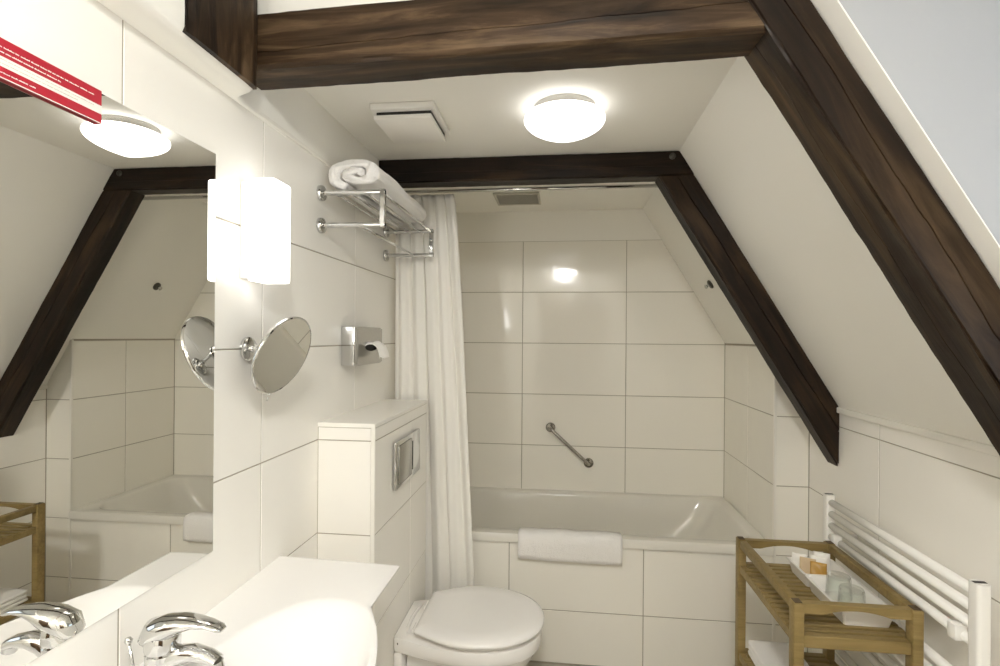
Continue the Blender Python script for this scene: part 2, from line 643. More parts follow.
sdir = Vector((1, 0, -SK)).normalized()           # down along the slope
CEILCUT = ((0, 0, CZF - .001), (0, 0, 1))
SLOPECUT = (Vector((SX, 0, CZ)) + SN * .001, -SN)
KNEECUT = ((XK - .002, 0, 0), (1, 0, 0))

# far tie beam and rafter in front of the bath (front face y=-.933)
WB2 = wood('old_beam_far', SUBS, 26, 9, .48, .002, 3.1)
timber('tie_beam', (.002, -.933, CZ + .004), (1, 0, 0), (0, 1, 0), 1.42, .088, .102 + .004 - .2, WB2, '', []) if False else None
# X x Yd must point downwards for the beams: X=(1,0,0), Yd=(0,-1,0) gives z=-1 ; so depth runs towards the camera
o = timber('tie_beam', (.003, -.845, CZ - .0005), (1, 0, 0), (0, -1, 0), 1.40, .088, .098, WB2,
           'dark timber tie beam in front of the bath, behind the ceiling lamp', [SLOPECUT],
           seed=2.0, amp=.003, crack=[(2, .42, .36, .010, .004)])
bm = B()
lathe(bm, (1.205, -.9335, 2.193), (0, -1, 0), [(.013, -.002), (.013, .003), (.009, .005), (0, .0055)], 16)
link('bolt', bm, DARKST, o, True)
o = timber('rafter', Vector((SX, -.933, CZ)) + SN * .120 - sdir * .12, sdir, (0, 1, 0), 1.6, .088, .119, WB2,
           'dark timber rafter sloping down from the tie beam beside the bath', [((0, 0, 2.116), (0, 0, 1)), KNEECUT, SLOPECUT],
           seed=5.0, amp=.003, crack=[(0, .52, .60, .022, .012)])
# near tie beam and rafter
WB1 = wood('old_beam_near', BEAMR, 24, 10, .46, .002, 8.4)
WB1R = wood('old_rafter_near', [(.33, (.004, .0025, .0015)), (.47, (.018, .0105, .006)), (.60, (.062, .038, .019)), (.76, (.17, .112, .06))], 24, 10, .42, .002, 13.7)
RIDGE = Vector((SX, 0, CZ)) + SN * .100
o = timber('tie_beam', (.005, -1.783, CZ + .014), (1, -.036, 0), (-.036, -1, 0), 1.40, .108, .1305, WB1,
           'brown timber tie beam across the ceiling nearest the viewer', [(RIDGE + SN * .001, -SN)],
           seed=11.0, amp=.004, crack=[(2, .3, .45, .010, .005)])
o = timber('rafter', Vector((SX, -1.937, CZ)) + SN * .100 - sdir * .30, sdir, (0, 1, 0), 2.00, .127, .099, WB1R,
           'broad dark cracked rafter sloping down on the right, nearest the viewer', [CEILCUT, KNEECUT, SLOPECUT],
           seed=17.0, amp=.004, crack=[(0, .62, .40, .02, .013), (3, .45, .55, .012, .006)])
# stub at the top left
o = timber('wall_plate_stub', (.078, -1.912, 2.040), (0, 0, 1), (-1, 0, 0), .245, .076, .225, wood('old_stub', BEAMR, 24, 8, .5, .002, 21.3),
           'short brown timber stub in the left wall above the mirror', [CEILCUT], seed=23.0, amp=.003)

# ------------------------------------------------------------------ mirror, notice
bm = B()
box(bm, .0006, .0022, -2.755, -1.954, .987, 1.878)
for f in bm.faces:
    f.material_index = 0 if f.normal.x > .5 else 1
bmesh.ops.recalc_face_normals(bm, faces=bm.faces[:])
for f in bm.faces:
    f.material_index = 0 if f.normal.x > .5 else 1
tag(link('wall_mirror', bm, [MIRROR, MEDGE]), 'large frameless rectangular mirror on the left wall above the washbasin', 'mirror')

t = thing('notice_strip', (.006, -2.50, 1.822), 'red and white printed notice strip on top edge of the large mirror', 'notice')
bm = B()
box(bm, .0024, .0085, -2.75, -2.247, 1.8235, 1.879, .0004, 1)
link('panel', bm, RED, t)
bm = B()
box(bm, .0086, .0090, -2.75, -2.2475, 1.8395, 1.8535)
wb = link('white_band', bm, SIGNW, t)
bm = B()
box(bm, .0086, .0090, -2.75, -2.2475, 1.8235, 1.8250)
link('white_edge', bm, SIGNW, t)


def textline(y_end, z, h, m, parent, x0=.0092, lo=.004, hi=.016):
    bm = B()
    y = y_end
    while y > -2.73:
        w = random.uniform(lo, hi)
        c = y
        while c > y - w:          # letters
            hh = h * random.choice((.75, .75, 1.0, 1.2))
            box(bm, x0 - .0003, x0, c - h * .62, c, z, z + hh)
            c -= h * .8
        y -= w + h * 1.3
    return link('text_line', bm, m, parent)


textline(-2.262, 1.8655, 0.0016, SIGNW, t)
textline(-2.318, 1.8585, 0.0016, SIGNW, t)
textline(-2.356, 1.8305, 0.0016, SIGNW, t)
textline(-2.262, 1.8490, 0.0012, SIGNG, wb, .0093)
textline(-2.290, 1.8435, 0.0012, SIGNG, wb, .0093)

# ------------------------------------------------------------------ wall lamp beside the mirror, plus an unseen twin added for fill light
def wall_lamp(yc, m, label):
    t = thing('wall_lamp', (0, yc, 1.603), label, 'lamp')
    bm = B()
    box(bm, .0005, .0205, yc - .037, yc + .037, 1.609, 1.846, .003)
    link('back_plate', bm, PLASTIC, t, 'auto')
    bm = B()
    box(bm, .021, .089, yc - .040, yc + .040, 1.603, 1.852, .007, 3)
    link('glass_shade', bm, m, t, 'auto')


wall_lamp(-1.826, WLAMP, 'lit frosted glass box lamp on the left wall above the round magnifying mirror')
wall_lamp(-2.885, FILL_WLAMP, 'unseen twin frosted glass box lamp added behind the viewer as fill light')

# ------------------------------------------------------------------ magnifying mirror
t = thing('shaving_mirror', (0, -1.831, 1.438), 'round chrome magnifying mirror on a wall arm below the box lamp', 'mirror')
bm = B()
lathe(bm, (.0005, -1.831, 1.438), (1, 0, 0), [(.030, 0), (.030, .006), (.026, .010), (.010, .012)], 40)
fl = link('wall_flange', bm, CHROME, t, 'auto')
bm = B()
mc = Vector((.097, -1.833, 1.423))
mn = Vector((.925, -.08, -.371)).normalized()
tube(bm, [(.010, -1.831, 1.438), (.030, -1.831, 1.438)], .0085)
tube(bm, [(.028, -1.831, 1.438), (.040, -1.832, 1.437), mc - mn * .030, mc - mn * .012], .0048)
lathe(bm, mc - mn * .014, -mn, [(.018, 0), (.018, .004), (.010, .012), (0, .014)], 24)
link('arm', bm, CHROME, t, 'auto')
bm = B()
RM = .102
lathe(bm, mc, mn, [(0, -.013), (RM * .75, -.011), (RM - .002, -.006), (RM, -.003), (RM, .0015), (RM - .0025, .003), (RM - .004, .0022)], 64, False)
rim = link('mirror_case', bm, CHROME, t, 'auto')
bm = B()
lathe(bm, mc, mn, [(RM - .0035, .0020), (0, .0020)], 64, False)
link('mirror_glass', bm, MIRROR, rim)
bm = B()
dn = (Vector((0, 0, -1)) - mn * (-mn.z)).normalized()
dn = (dn + mn.cross(dn) * -.0).normalized()
tube(bm, [mc + dn * (RM - .004), mc + dn * (RM + .020)], .0022, 10)
link('handle', bm, CHROME, t, True)

# ------------------------------------------------------------------ towel rack
YR0, YR1, ZR1, ZR0, XR = -1.453, -.845, 1.930, 1.826, .209
t = thing('towel_rack', (0, -1.15, ZR0), 'chrome towel shelf rack on the left wall above the toilet', 'towel rack')
for y in (YR0, YR1):
    bm = B()
    r = .0085
    tube(bm, [(.012, y, ZR1), (XR + r, y, ZR1)], r)
    tube(bm, [(.012, y, ZR0), (XR + r, y, ZR0)], r)
    box(bm, XR - r, XR + r, y - r, y + r, ZR0 - r, ZR1 + r, .002, 1)
    br = link('bracket', bm, CHROME, t, 'auto')
    for z in (ZR0, ZR1):
        bm = B()
        lathe(bm, (.0005, y, z), (1, 0, 0), [(.025, 0), (.025, .009), (.023, .012), (.012, .013)], 32)
        link('wall_flange', bm, CHROME, br, 'auto')
for x in (.050, .103, .153, .203):
    bm = B()
    tube(bm, [(x, YR0, ZR1), (x, YR1, ZR1)], .0052, 12)
    link('shelf_bar', bm, CHROME, t, True)
bm = B()
tube(bm, [(.130, YR0, ZR0), (.130, YR1, ZR0)], .0055, 12)
link('hanging_bar', bm, CHROME, t, True)


def folded(x0, x1, y0, y1, z0, z1, layers, seed, axis='x', sag=0.0, name='towel', parent=None, bulge=.45, wob=.004):
    """folded towel: stacked layers joined by rounded folds; the layer ends show at y0 / y1"""
    bm = B()
    h = (z1 - z0) / layers
    ny, nx = 36, 20
    for l in range(layers):
        a, b = z0 + l * h, z0 + (l + 1) * h
        prof = []
        rr = h * .5
        for k in range(9):
            ang = math.radians(-90 + 180 * k / 8)
            prof.append((x1 - rr + rr * math.cos(ang), (a + b) / 2 + rr * math.sin(ang)))
        for k in range(1, nx):
            prof.append((x1 - rr - (x1 - x0 - 2 * rr) * k / nx, b))
        for k in range(9):
            ang = math.radians(90 + 180 * k / 8)
            prof.append((x0 + rr + rr * math.cos(ang), (a + b) / 2 + rr * math.sin(ang)))
        for k in range(1, nx):
            prof.append((x0 + rr + (x1 - x0 - 2 * rr) * k / nx, a))
        rings = []
        for j in range(ny + 1):
            y = y0 + (y1 - y0) * j / ny
            e = min(j, ny - j)
            sh = 1 - (.10 if e == 0 else .03 if e == 1 else 0)
            cx, cz = (x0 + x1) / 2, (a + b) / 2
            ring = []
            for (x, z) in prof:
                q = Vector((x * 9 + seed, y * 7, z * 16 + l * 3))
                d = noise.noise(q) * wob + noise.noise(q * 4) * wob * .3
                xx = cx + (x - cx) * (1 - (1 - sh) * .3) + d * (1 if x > cx else -1)
                zz = cz + (z - cz) * sh * .985 + d * .8 * (1 if z > cz else .2)
                ring.append(Vector((xx, y + noise.noise(q + Vector((9, 0, 0))) * wob, zz)))
            rings.append(ring)
        loft(bm, rings)
    return link(name, bm, TOWEL, parent, True)


# bundled towel on the rack
def rolled(name, x0, x1, y0, y1, z0, z1, seed):
    """loosely folded towel whose spiral fold shows at the near end"""
    bm = B()
    cx, cz, ax, az = (x0 + x1) / 2, (z0 + z1) / 2, (x1 - x0) / 2, (z1 - z0) / 2
    n, ny = 150, 40
    turns, thick = 1.85, .40
    rings = []
    for j in range(ny + 1):
        y = y0 + (y1 - y0) * j / ny
        outer, inner = [], []
        for k in range(n + 1):
            f = k / n
            a = -math.pi * .62 + (f - 1) * turns * 2 * math.pi
            r = .16 + .84 * f
            q = Vector((math.cos(a) * 1.6 + seed, math.sin(a) * 1.6, y * 6))
            d = .05 * noise.noise(q) + .02 * noise.noise(q * 3)
            ro, ri = r + d, r - thick + .02 + d
            # flattened oval, squared off a little
            sq = lambda c, s: (math.copysign(abs(c) ** .8, c), math.copysign(abs(s) ** .85, s))
            c_, s_ = sq(math.cos(a), math.sin(a))
            e = 1 - (.05 if j in (0, ny) else 0)
            droop = (1 - .04 * max(0, (j / ny - .35)))
            outer.append(Vector((cx + ax * ro * c_ * e, y, z0 + az * (1 + ro * s_ * e) * droop)))
            inner.append(Vector((cx + ax * max(.02, ri) * c_, y, z0 + az * (1 + max(.02, ri) * s_) * droop)))
        rings.append(outer + inner[::-1])
    loft(bm, rings)
    return link(name, bm, TOWEL, None, True)


o = rolled('bath_towel', .012, .226, -1.447, -.862, ZR1 + .007, ZR1 + .120, 5.0)
tag(o, 'thick rolled white bath towel lying on the chrome rack', 'towel')

# ------------------------------------------------------------------ tissue dispenser
t = thing('tissue_dispenser', (0, -1.165, 1.362), 'brushed steel tissue dispenser box on the left wall above the cistern boxing', 'dispenser')
y0, y1, z0, z1 = -1.288, -1.041, 1.367, 1.505
bm = B()
box(bm, .0005, .050, y0, y1, z0, z1, .002)
link('box_body', bm, CHROME, t, 'auto')
bm = B()
prof = [(-1, 0)]
cy, cz = (y0 + y1) / 2 + .01, (z0 + z1) / 2 - .005
hole = [(cy + .062 * math.cos(a), cz + .015 * math.sin(a)) for a in [2 * math.pi * k / 40 for k in range(40)]]
outr = []
for k in range(40):
    a = 2 * math.pi * k / 40
    c, s = math.cos(a), math.sin(a)
    m_ = max(abs(c) / ((y1 - y0) / 2), abs(s) / ((z1 - z0) / 2))
    outr.append(((y0 + y1) / 2 + c / m_, (z0 + z1) / 2 + s / m_))
loft(bm, [[Vector((.051, *p)) for p in hole], [Vector((.061, *p)) for p in hole], [Vector((.061, *p)) for p in outr], [Vector((.051, *p)) for p in outr], [Vector((.051, *p)) for p in hole]], False, False)
link('face_plate', bm, STEEL, t, 'auto')
bm = B()
box(bm, .0502, .0512, cy - .066, cy + .066, cz - .022, cz + .022)
link('slot', bm, DARK, t)
bm = B()
rings = []
for k in range(13):
    f = k / 12
    wv = [(.052, .004), (.066, .014), (.082, .014), (.096, .002), (.104, -.020), (.108, -.040)]
    g = f * 5
    i = min(4, int(g))
    x = wv[i][0] + (wv[i + 1][0] - wv[i][0]) * (g - i)
    z = wv[i][1] + (wv[i + 1][1] - wv[i][1]) * (g - i)
    hw = .070 - .026 * f
    ring = []
    for j in range(11):
        u = j / 10 * 2 - 1
        ring.append(Vector((x + .006 * math.sin(u * 5 + f * 2), cy + .012 * f + u * hw, cz + z + .008 * (1 - u * u) * (1 - f) + .003 * math.sin(u * 7))))
    rings.append(ring)
loft(bm, rings, False, False, False)
o = link('tissue', bm, TISSUE, None, True)
md = o.modifiers.new('so', 'SOLIDIFY')
md.thickness = .0012
tag(o, 'white tissue hanging out of the steel dispenser slot', 'tissue')

# ------------------------------------------------------------------ flush plate
t = thing('flush_plate', (XC, -1.135, .93), 'chrome dual flush plate on the front of the cistern boxing', 'flush plate')
bm = B()
box(bm, XC + .0005, XC + .014, -1.285, -.982, .930, 1.098, .004)
link('plate', bm, CHROME, t, 'auto')
bm = B()
box(bm, XC + .0145, XC + .019, -1.265, -1.108, .945, 1.083, .004)
link('large_button', bm, STEEL, t, 'auto')
bm = B()
prism(bm, [Vector((XC + .0145, -1.098 + .085 * math.sin(a), 1.014 - .055 * math.cos(a))) for a in [math.pi * k / 20 for k in range(21)]], (.005, 0, 0))
link('small_button', bm, CHROME, t, 'auto')

# ------------------------------------------------------------------ toilet
t = thing('toilet', (XC, -1.135, .02), 'white wall-hung toilet with closed lid next to the bath', 'toilet')
YTO = -1.137


def dring(x0, x1, hb, hw, z, xw=.47, nb=10, ns=16, nf=20, rc=.012):
    """D shaped outline: straight back edge (half width hb) at x0, widest (hw) at xw, round front at x1"""
    half = []
    for k in range(nb):                              # back edge, centre to corner
        half.append((x0, (hb - rc) * k / (nb - 1)))
    for k in range(1, 5):                            # small corner radius
        a = math.radians(90 * k / 4)
        half.append((x0 + rc * (1 - math.cos(a)), hb - rc + rc * math.sin(a)))
    for k in range(1, ns + 1):
        f = k / ns
        half.append((x0 + rc + (xw - x0 - rc) * f, hb + (hw - hb) * math.sin(f * math.pi / 2)))
    for k in range(1, nf + 1):
        a = math.radians(90 * k / nf)
        half.append((xw + (x1 - xw) * math.sin(a) ** .94, hw * math.cos(a) ** .94 if k < nf else 0))
    pts = [Vector((x, YTO + y, z)) for x, y in half]
    pts += [Vector((x, YTO - y, z)) for x, y in half[-2:0:-1]]
    return pts


bm = B()
loft(bm, [dring(.191, .700, .120, .178, .352), dring(.191, .708, .129, .184, .358), dring(.191, .710, .131, .187, .372),
          dring(.191, .710, .131, .187, .400), dring(.192, .707, .129, .185, .406), dring(.194, .700, .126, .180, .408)], False, True)
loft(bm, [dring(.232, .43, .075, .095, .050, .33), dring(.228, .50, .080, .105, .075, .35), dring(.224, .58, .086, .125, .16, .38), dring(.224, .640, .094, .145, .25, .42),
          dring(.226, .684, .085, .165, .32, .45), dring(.226, .700, .090, .176, .3525, .47)], True, False)
bw = link('bowl', bm, CERAMIC, t, 'auto')
bm = B()
box(bm, .191, .2235, YTO - .128, YTO + .128, .060, .3515, .008, 3)
link('wall_flange', bm, CERAMIC, t, 'auto')
bm = B()
lathe(bm, (.212, YTO - .1305, .388), (0, -1, 0), [(.006, 0), (.006, .002), (.004, .003), (0, .003)], 20)
link('side_plug', bm, DARKST, bw, True)
# hinge ridge behind the lid
bm = B()
tube(bm, [(.236, YTO - .105, .4085), (.226, YTO - .06, .4095), (.222, YTO, .410), (.226, YTO + .06, .4095), (.236, YTO + .105, .4085)], [.004, .006, .0065, .006, .004], 12)
link('ridge', bm, CERAMIC, bw, True)
bm = B()
loft(bm, [dring(.292, .690, .122, .178, .4095), dring(.288, .694, .125, .181, .412), dring(.288, .694, .125, .181, .417), dring(.292, .690, .122, .178, .419)])
link('seat', bm, CERAMIC, t, 'auto')
bm = B()
loft(bm, [dring(.274, .712, .139, .199, 0.4295), dring(.268, .719, .144, .206, 0.4320), dring(.267, .720, .145, .207, 0.4390), dring(.270, .716, .142, .203, 0.4450),
          dring(.288, .697, .128, .186, 00.4535), dring(.33, .645, .100, .140, 0.4530), dring(.39, .565, .04, .065, 0.4535, .48)])
link('lid', bm, CERAMIC, t, True)
for s in (-1, 1):
    bm = B()
    tube(bm, [(.258, YTO + s * .10, .419), (.258, YTO + s * .055, .419)], .008, 16)
    link('hinge', bm, CERAMIC, t, 'auto')

# ------------------------------------------------------------------ washbasin
ZB = .850
t = thing('washbasin', (0, -2.215, ZB - .13), 'white ceramic washbasin with curved front and wide shelf, under the large mirror', 'washbasin')
YBC = -2.215
HL = .549


def bfront(y):
    d = abs(y - YBC)
    return .342 + .103 * max(0, 1 - (d / .335) ** 2)


NB = 180
ys = [YBC + HL - 2 * HL * k / NB for k in range(NB + 1)]
nx = 100
bm = B()
grid = []
CXB, AX, AY, DEP = .262, .150, .315, .100
for i, y in enumerate(ys):
    row = []
    xf = bfront(y)
    for j in range(nx + 1):
        x = .0015 + (xf - .0015) * j / nx
        # bowl depression, soft superellipse
        e = (abs((x - CXB) / AX) ** 2.3 + abs((y - YBC) / AY) ** 2.3)
        dz = 0
        if e < 1.25:
            u = max(0, 1 - e / 1.25)
            dz = -DEP * (u * u * (3 - 2 * u)) ** .72
        z = ZB + dz + .008 * (1 - x / .342)
        edge = min(xf - x, HL - abs(y - YBC))
        if edge < .010:
            z -= .004 * (1 - edge / .010) ** 2
        row.append(bm.verts.new((x, y, z)))
    grid.append(row)
for i in range(NB):
    for j in range(nx):
        bm.faces.new((grid[i][j], grid[i][j + 1], grid[i + 1][j + 1], grid[i + 1][j]))
# apron and underside
low = []
bord = [(i, nx) for i in range(NB + 1)]
loopi = [grid[0][j] for j in range(nx + 1)] + [grid[i][nx] for i in range(1, NB + 1)] + [grid[NB][j] for j in range(nx - 1, -1, -1)] + [grid[i][0] for i in range(NB - 1, 0, -1)]
prev = loopi
for dzz, shr in ((.006, .0), (.020, .010), (.034, .030), (.060, .06), (.13, .13)):
    cur = []
    for v in loopi:
        c = v.co.copy()
        tx = max(.0015, c.x - shr * (1 if c.x > .05 else 0) * min(1, c.x / .3))
        ty = c.y + (-1 if c.y > YBC else 1) * shr * min(1, abs(c.y - YBC) / HL)
        cur.append(bm.verts.new((tx, ty, ZB - .004 - dzz)))
    for k in range(len(loopi)):
        k2 = (k + 1) % len(loopi)
        bm.faces.new((prev[k], prev[k2], cur[k2], cur[k]))
    prev = cur
bm.faces.new(prev)
link('basin', bm, CERAMIC, t, 'auto')
bm = B()
lathe(bm, (CXB, YBC, ZB - DEP + .0005), (0, 0, 1), [(.030, 0), (.030, .003), (.024, .005), (0, .006)], 32)
link('drain', bm, CHROME, t, 'auto')

# tap
TX, TY = .100, -2.215
t = thing('basin_tap', (TX, TY, ZB), 'chrome single lever tap standing on the washbasin', 'tap')
bm = B()
lathe(bm, (TX, TY, ZB + .0005), (0, 0, 1), [(.030, 0), (.030, .004), (.026, .010), (.0255, .060), (.0265, .078), (.024, .080)], 40)
# spout, flattened tube curving out over the bowl
rings = []
path = [(TX + .005, ZB + .056, .019, .020), (TX + .030, ZB + .074, .019, .017), (TX + .058, ZB + .080, .017, .014), (TX + .085, ZB + .076, .015, .011), (TX + .102, ZB + .069, .014, .009)]
for k, (x, z, hw, hh) in enumerate(path):
    nxp = path[min(k + 1, len(path) - 1)]
    pv = path[max(k - 1, 0)]
    d = Vector((nxp[0] - pv[0], 0, nxp[1] - pv[1])).normalized()
    up = Vector((-d.z, 0, d.x))
    rings.append([Vector((x, TY, z)) + Vector((0, 1, 0)) * hw * math.cos(a) + up * hh * math.sin(a) for a in [2 * math.pi * q / 20 for q in range(20)]])
loft(bm, rings)
body = link('tap_body', bm, CHROME, t, 'auto')
bm = B()
lathe(bm, (TX + .099, TY, ZB + .068), (.25, 0, -1), [(.0115, 0), (.0115, .012), (.009, .012), (.009, .008)], 20)
link('aerator', bm, CHROME, body, 'auto')
# lever cap: domed cap flowing into a flat handle
bm = B()
rings = []
path = [(-.027, .083, .004, .004), (-.025, .098, .020, .016), (-.012, .113, .027, .022), (.012, .122, .028, .020), (.038, .130, .024, .014), (.062, .133, .019, .008), (.086, .131, .015, .0055), (.104, .126, .013, .0045), (.112, .123, .008, .003)]
for k, (x, z, hw, hh) in enumerate(path):
    nxp = path[min(k + 1, len(path) - 1)]
    pv = path[max(k - 1, 0)]
    d = Vector((nxp[0] - pv[0], 0, nxp[1] - pv[1])).normalized()
    up = Vector((-d.z, 0, d.x))
    rings.append([Vector((TX + x, TY, ZB + z)) + Vector((0, 1, 0)) * hw * math.cos(a) + up * hh * math.sin(a) for a in [2 * math.pi * q / 24 for q in range(24)]])
loft(bm, rings)
lathe(bm, (TX, TY, ZB + .0815), (0, 0, 1), [(.0265, 0), (.0275, .006), (.0275, .020), (.024, .034), (.014, .042), (0, .044)], 40)
link('lever', bm, CHROME, t, True)
bm = B()
tube(bm, [(TX - .042, TY - .004, ZB + .006), (TX - .060, TY - .004, ZB + .090)], .0026, 10)
rod = link('pull_rod', bm, CHROME, t, True)
bm = B()
lathe(bm, (TX - .0608, TY - .004, ZB + .094), (-.18, 0, 1), [(0, -.0065), (.0045, -.005), (.0068, 0), (.0045, .005), (0, .0065)], 16)
link('knob', bm, CHROME, rod, True)

# ------------------------------------------------------------------ bathtub
t = thing('bathtub', (.85, -.35, .1), 'white built-in bathtub in the tiled alcove at the back', 'bathtub')
ZT = .580
bm = B()
E_ = (.004, XA - .004, -.708, -.004)
rg = [rrect(E_[0], E_[1], E_[2], E_[3], .5405, .004),
      rrect(E_[0], E_[1], E_[2], E_[3], ZT - .006, .004),
      rrect(E_[0] + .003, E_[1] - .003, E_[2] + .004, E_[3] - .002, ZT, .006),
      rrect(.055, 1.640, -.655, -.046, ZT, (.10, .10, .10, .10)),
      rrect(.063, 1.632, -.647, -.054, ZT - .004, .10),
      rrect(.070, 1.622, -.641, -.060, ZT - .016, .10),
      rrect(.080, 1.56, -.632, -.068, ZT - .12, .12),
      rrect(.095, 1.44, -.620, -.080, ZT - .26, .14),
      rrect(.120, 1.34, -.598, -.102, ZT - .36, .15),
      rrect(.165, 1.27, -.560, -.140, ZT - .40, .13),
      rrect(.30, 1.10, -.46, -.24, ZT - .412, .08)]
loft(bm, rg, False, True)
tub = link('tub_shell', bm, ACRYL, t, 'auto')
bm = B()
lathe(bm, (.072, -.35, ZT - .085), (1, 0, -.1), [(.034, 0), (.034, .006), (.026, .012), (0, .013)], 28)
link('overflow', bm, CHROME, t, 'auto')
# bath mat towel over the front rim
bm = B()
rings = []
path = [(-.655, ZT + .0005), (-.660, ZT + .016), (-.690, ZT + .019), (-.715, ZT + .017), (-.729, ZT + .004), (-.733, ZT - .03), (-.733, ZT - .08), (-.730, ZT - .100), (-.722, ZT - .104), (-.7145, ZT - .098), (-.712, ZT - .05), (-.7115, ZT - .004), (-.708, ZT + .0035), (-.690, ZT + .003)]
nxm = 46
for i in range(nxm + 1):
    x = .586 + .460 * i / nxm
    e = min(i, nxm - i)
    ring = []
    for k, (y, z) in enumerate(path):
        q = Vector((x * 9, y * 10, z * 12))
        d = .0035 * noise.noise(q) + .0015 * noise.noise(q * 4)
        sh = .004 if e == 0 else (.001 if e == 1 else 0)
        yy = y - max(0, d + .0015) * (1 if 2 < k < 9 else 0) + (sh if 2 < k < 9 else 0)
        zz = z + (d if 0 < k < 9 else 0) - .006 * (i / nxm) * (1 if 5 < k < 10 else 0) - (sh if 0 < k < 4 else 0)
        ring.append(Vector((x, yy, zz)))
    rings.append(ring)
loft(bm, rings)
tag(link('bath_mat', bm, TOWEL, None, True), 'folded white towelling bath mat hanging over the bathtub rim', 'bath mat')

# ------------------------------------------------------------------ grab rail
t = thing('grab_rail', (.82, 0, .84), 'short slanted chrome grab rail on the tiled wall above the bathtub', 'grab rail')
a, b = Vector((.712, 0, .945)), Vector((.934, 0, .744))
off = Vector((0, -.048, 0))
bm = B()
dd = (b - a).normalized()
tube(bm, [a + Vector((0, -.010, 0)), a + off * .75, a + off * .95 + dd * .006, a + off + dd * .022, b + off - dd * .022, b + off * .95 - dd * .006, b + off * .75, b + Vector((0, -.010, 0))], .0095, 16)
link('rail', bm, STEEL, t, True)
for p in (a, b):
    bm = B()
    lathe(bm, p + Vector((0, -.0005, 0)), (0, -1, 0), [(.028, 0), (.028, .006), (.024, .011), (.011, .013)], 32)
    link('wall_flange', bm, mat('tarnished_chrome', (.30, .285, .25), .18, 1.0), t, 'auto')

# ------------------------------------------------------------------ curtain and rod
t = thing('curtain_rod', (0, -.768, 2.112), 'thin chrome shower curtain rod just behind the far tie beam', 'curtain rod')
bm = B()
tube(bm, [(.002, -.775, 2.124), (1.262, -.775, 2.124)], .0085, 16)
link('rod', bm, CHROME, t, True)
bm = B()
lathe(bm, (.0005, -.775, 2.124), (1, 0, 0), [(.020, 0), (.020, .006), (.010, .012)], 24)
link('wall_flange', bm, CHROME, t, 'auto')

bm = B()
NU, NV = 150, 60
rows = []
for j in range(NV + 1):
    v = j / NV                      # 0 top, 1 bottom
    z = 2.108 - (2.108 - .17) * v
    xr = .286 + .110 * min(1, v * 1.15) ** .75
    xl = .022 + .010 * v
    row = []
    for i in range(NU + 1):
        u = i / NU
        x = xl + (xr - xl) * u
        ph = u * 2 * math.pi * (5.0 - .3 * v) + .5 * noise.noise(Vector((u * 3, v * 1.2, 3)))
        am = (.011 + .009 * v) * (.75 + .5 * noise.noise(Vector((u * 5 + 3, v * .8, 1))))
        fine = .0035 * math.sin(u * 2 * math.pi * 13 + 1.3) * (1 - .6 * v)
        y = -.775 + am * math.sin(ph) + fine + .006 * noise.noise(Vector((u * 9, v * 2.2, 7)))
        x += .008 * math.cos(ph) * (1 if 0 < i < NU else 0)
        if x < .012:
            x = .012
        row.append(bm.verts.new((x, min(y, -.722), z)))
    rows.append(row)
for j in range(NV):
    for i in range(NU):
        bm.faces.new((rows[j][i], rows[j][i + 1], rows[j + 1][i + 1], rows[j + 1][i]))
o = link('shower_curtain', bm, CURT, None, True)
md = o.modifiers.new('so', 'SOLIDIFY')
md.thickness = .0012
tag(o, 'off-white shower curtain drawn together at the left end of the bath', 'curtain')

# ------------------------------------------------------------------ ceiling lamp, fan, vent
GC = Vector((.779, -1.352, CZ))
t = thing('ceiling_lamp', GC, 'lit round opal glass lamp on the ceiling between the two tie beams', 'lamp')
bm = B()
lathe(bm, GC - Vector((0, 0, .0005)), (0, 0, -1), [(.100, 0), (.100, .020), (.096, .024)], 56)
link('lamp_base', bm, STEEL, t, 'auto')
bm = B()
pr = [(.094, .0245), (.118, .027), (.129, .033)] + [(.131 * math.cos(math.pi / 2 * k / 12) ** .95 if k < 12 else 0, .040 + .070 * k / 12) for k in range(13)]
lathe(bm, GC, (0, 0, -1), pr, 64, False)
link('lamp_shade', bm, GLOBE, t, True)

t = thing('extractor_fan', (.265, -1.32, CZ), 'white square extractor fan on the ceiling above the towel rack', 'fan')
bm = B()
box(bm, .160, .372, -1.448, -1.215, CZ - .022, CZ - .0005, .005)
link('fan_frame', bm, PLASTIC, t, 'auto')
bm = B()
box(bm, .176, .356, -1.426, -1.237, CZ - .032, CZ - .0225)
link('fan_grille', bm, DARK, t)
bm = B()
box(bm, .168, .358, -1.432, -1.222, CZ - .048, CZ - .0325, .004)
link('fan_cover', bm, PLASTIC, t, 'auto')

t = thing('air_vent', (.54, -.29, CZ), 'grey louvred air vent in the ceiling over the bathtub', 'vent')
bm = B()
X0, X1, Y0, Y1 = .415, .655, -.405, -.18
for q in ((X0, X1, Y0, Y0 + .014), (X0, X1, Y1 - .014, Y1), (X0, X0 + .014, Y0 + .014, Y1 - .014), (X1 - .014, X1, Y0 + .014, Y1 - .014)):
    box(bm, *q, CZ - .010, CZ - .0005, .002, 1)
link('vent_frame', bm, GREYPL, t)
bm = B()
for k in range(12):
    y = Y0 + .022 + k * .0165
    prism(bm, [(X0 + .014, y, CZ - .008), (X0 + .014, y + .012, CZ - .003), (X0 + .014, y + .013, CZ - .0045), (X0 + .014, y + .001, CZ - .0095)], (X1 - X0 - .028, 0, 0))
link('louvre', bm, GREYPL, t)

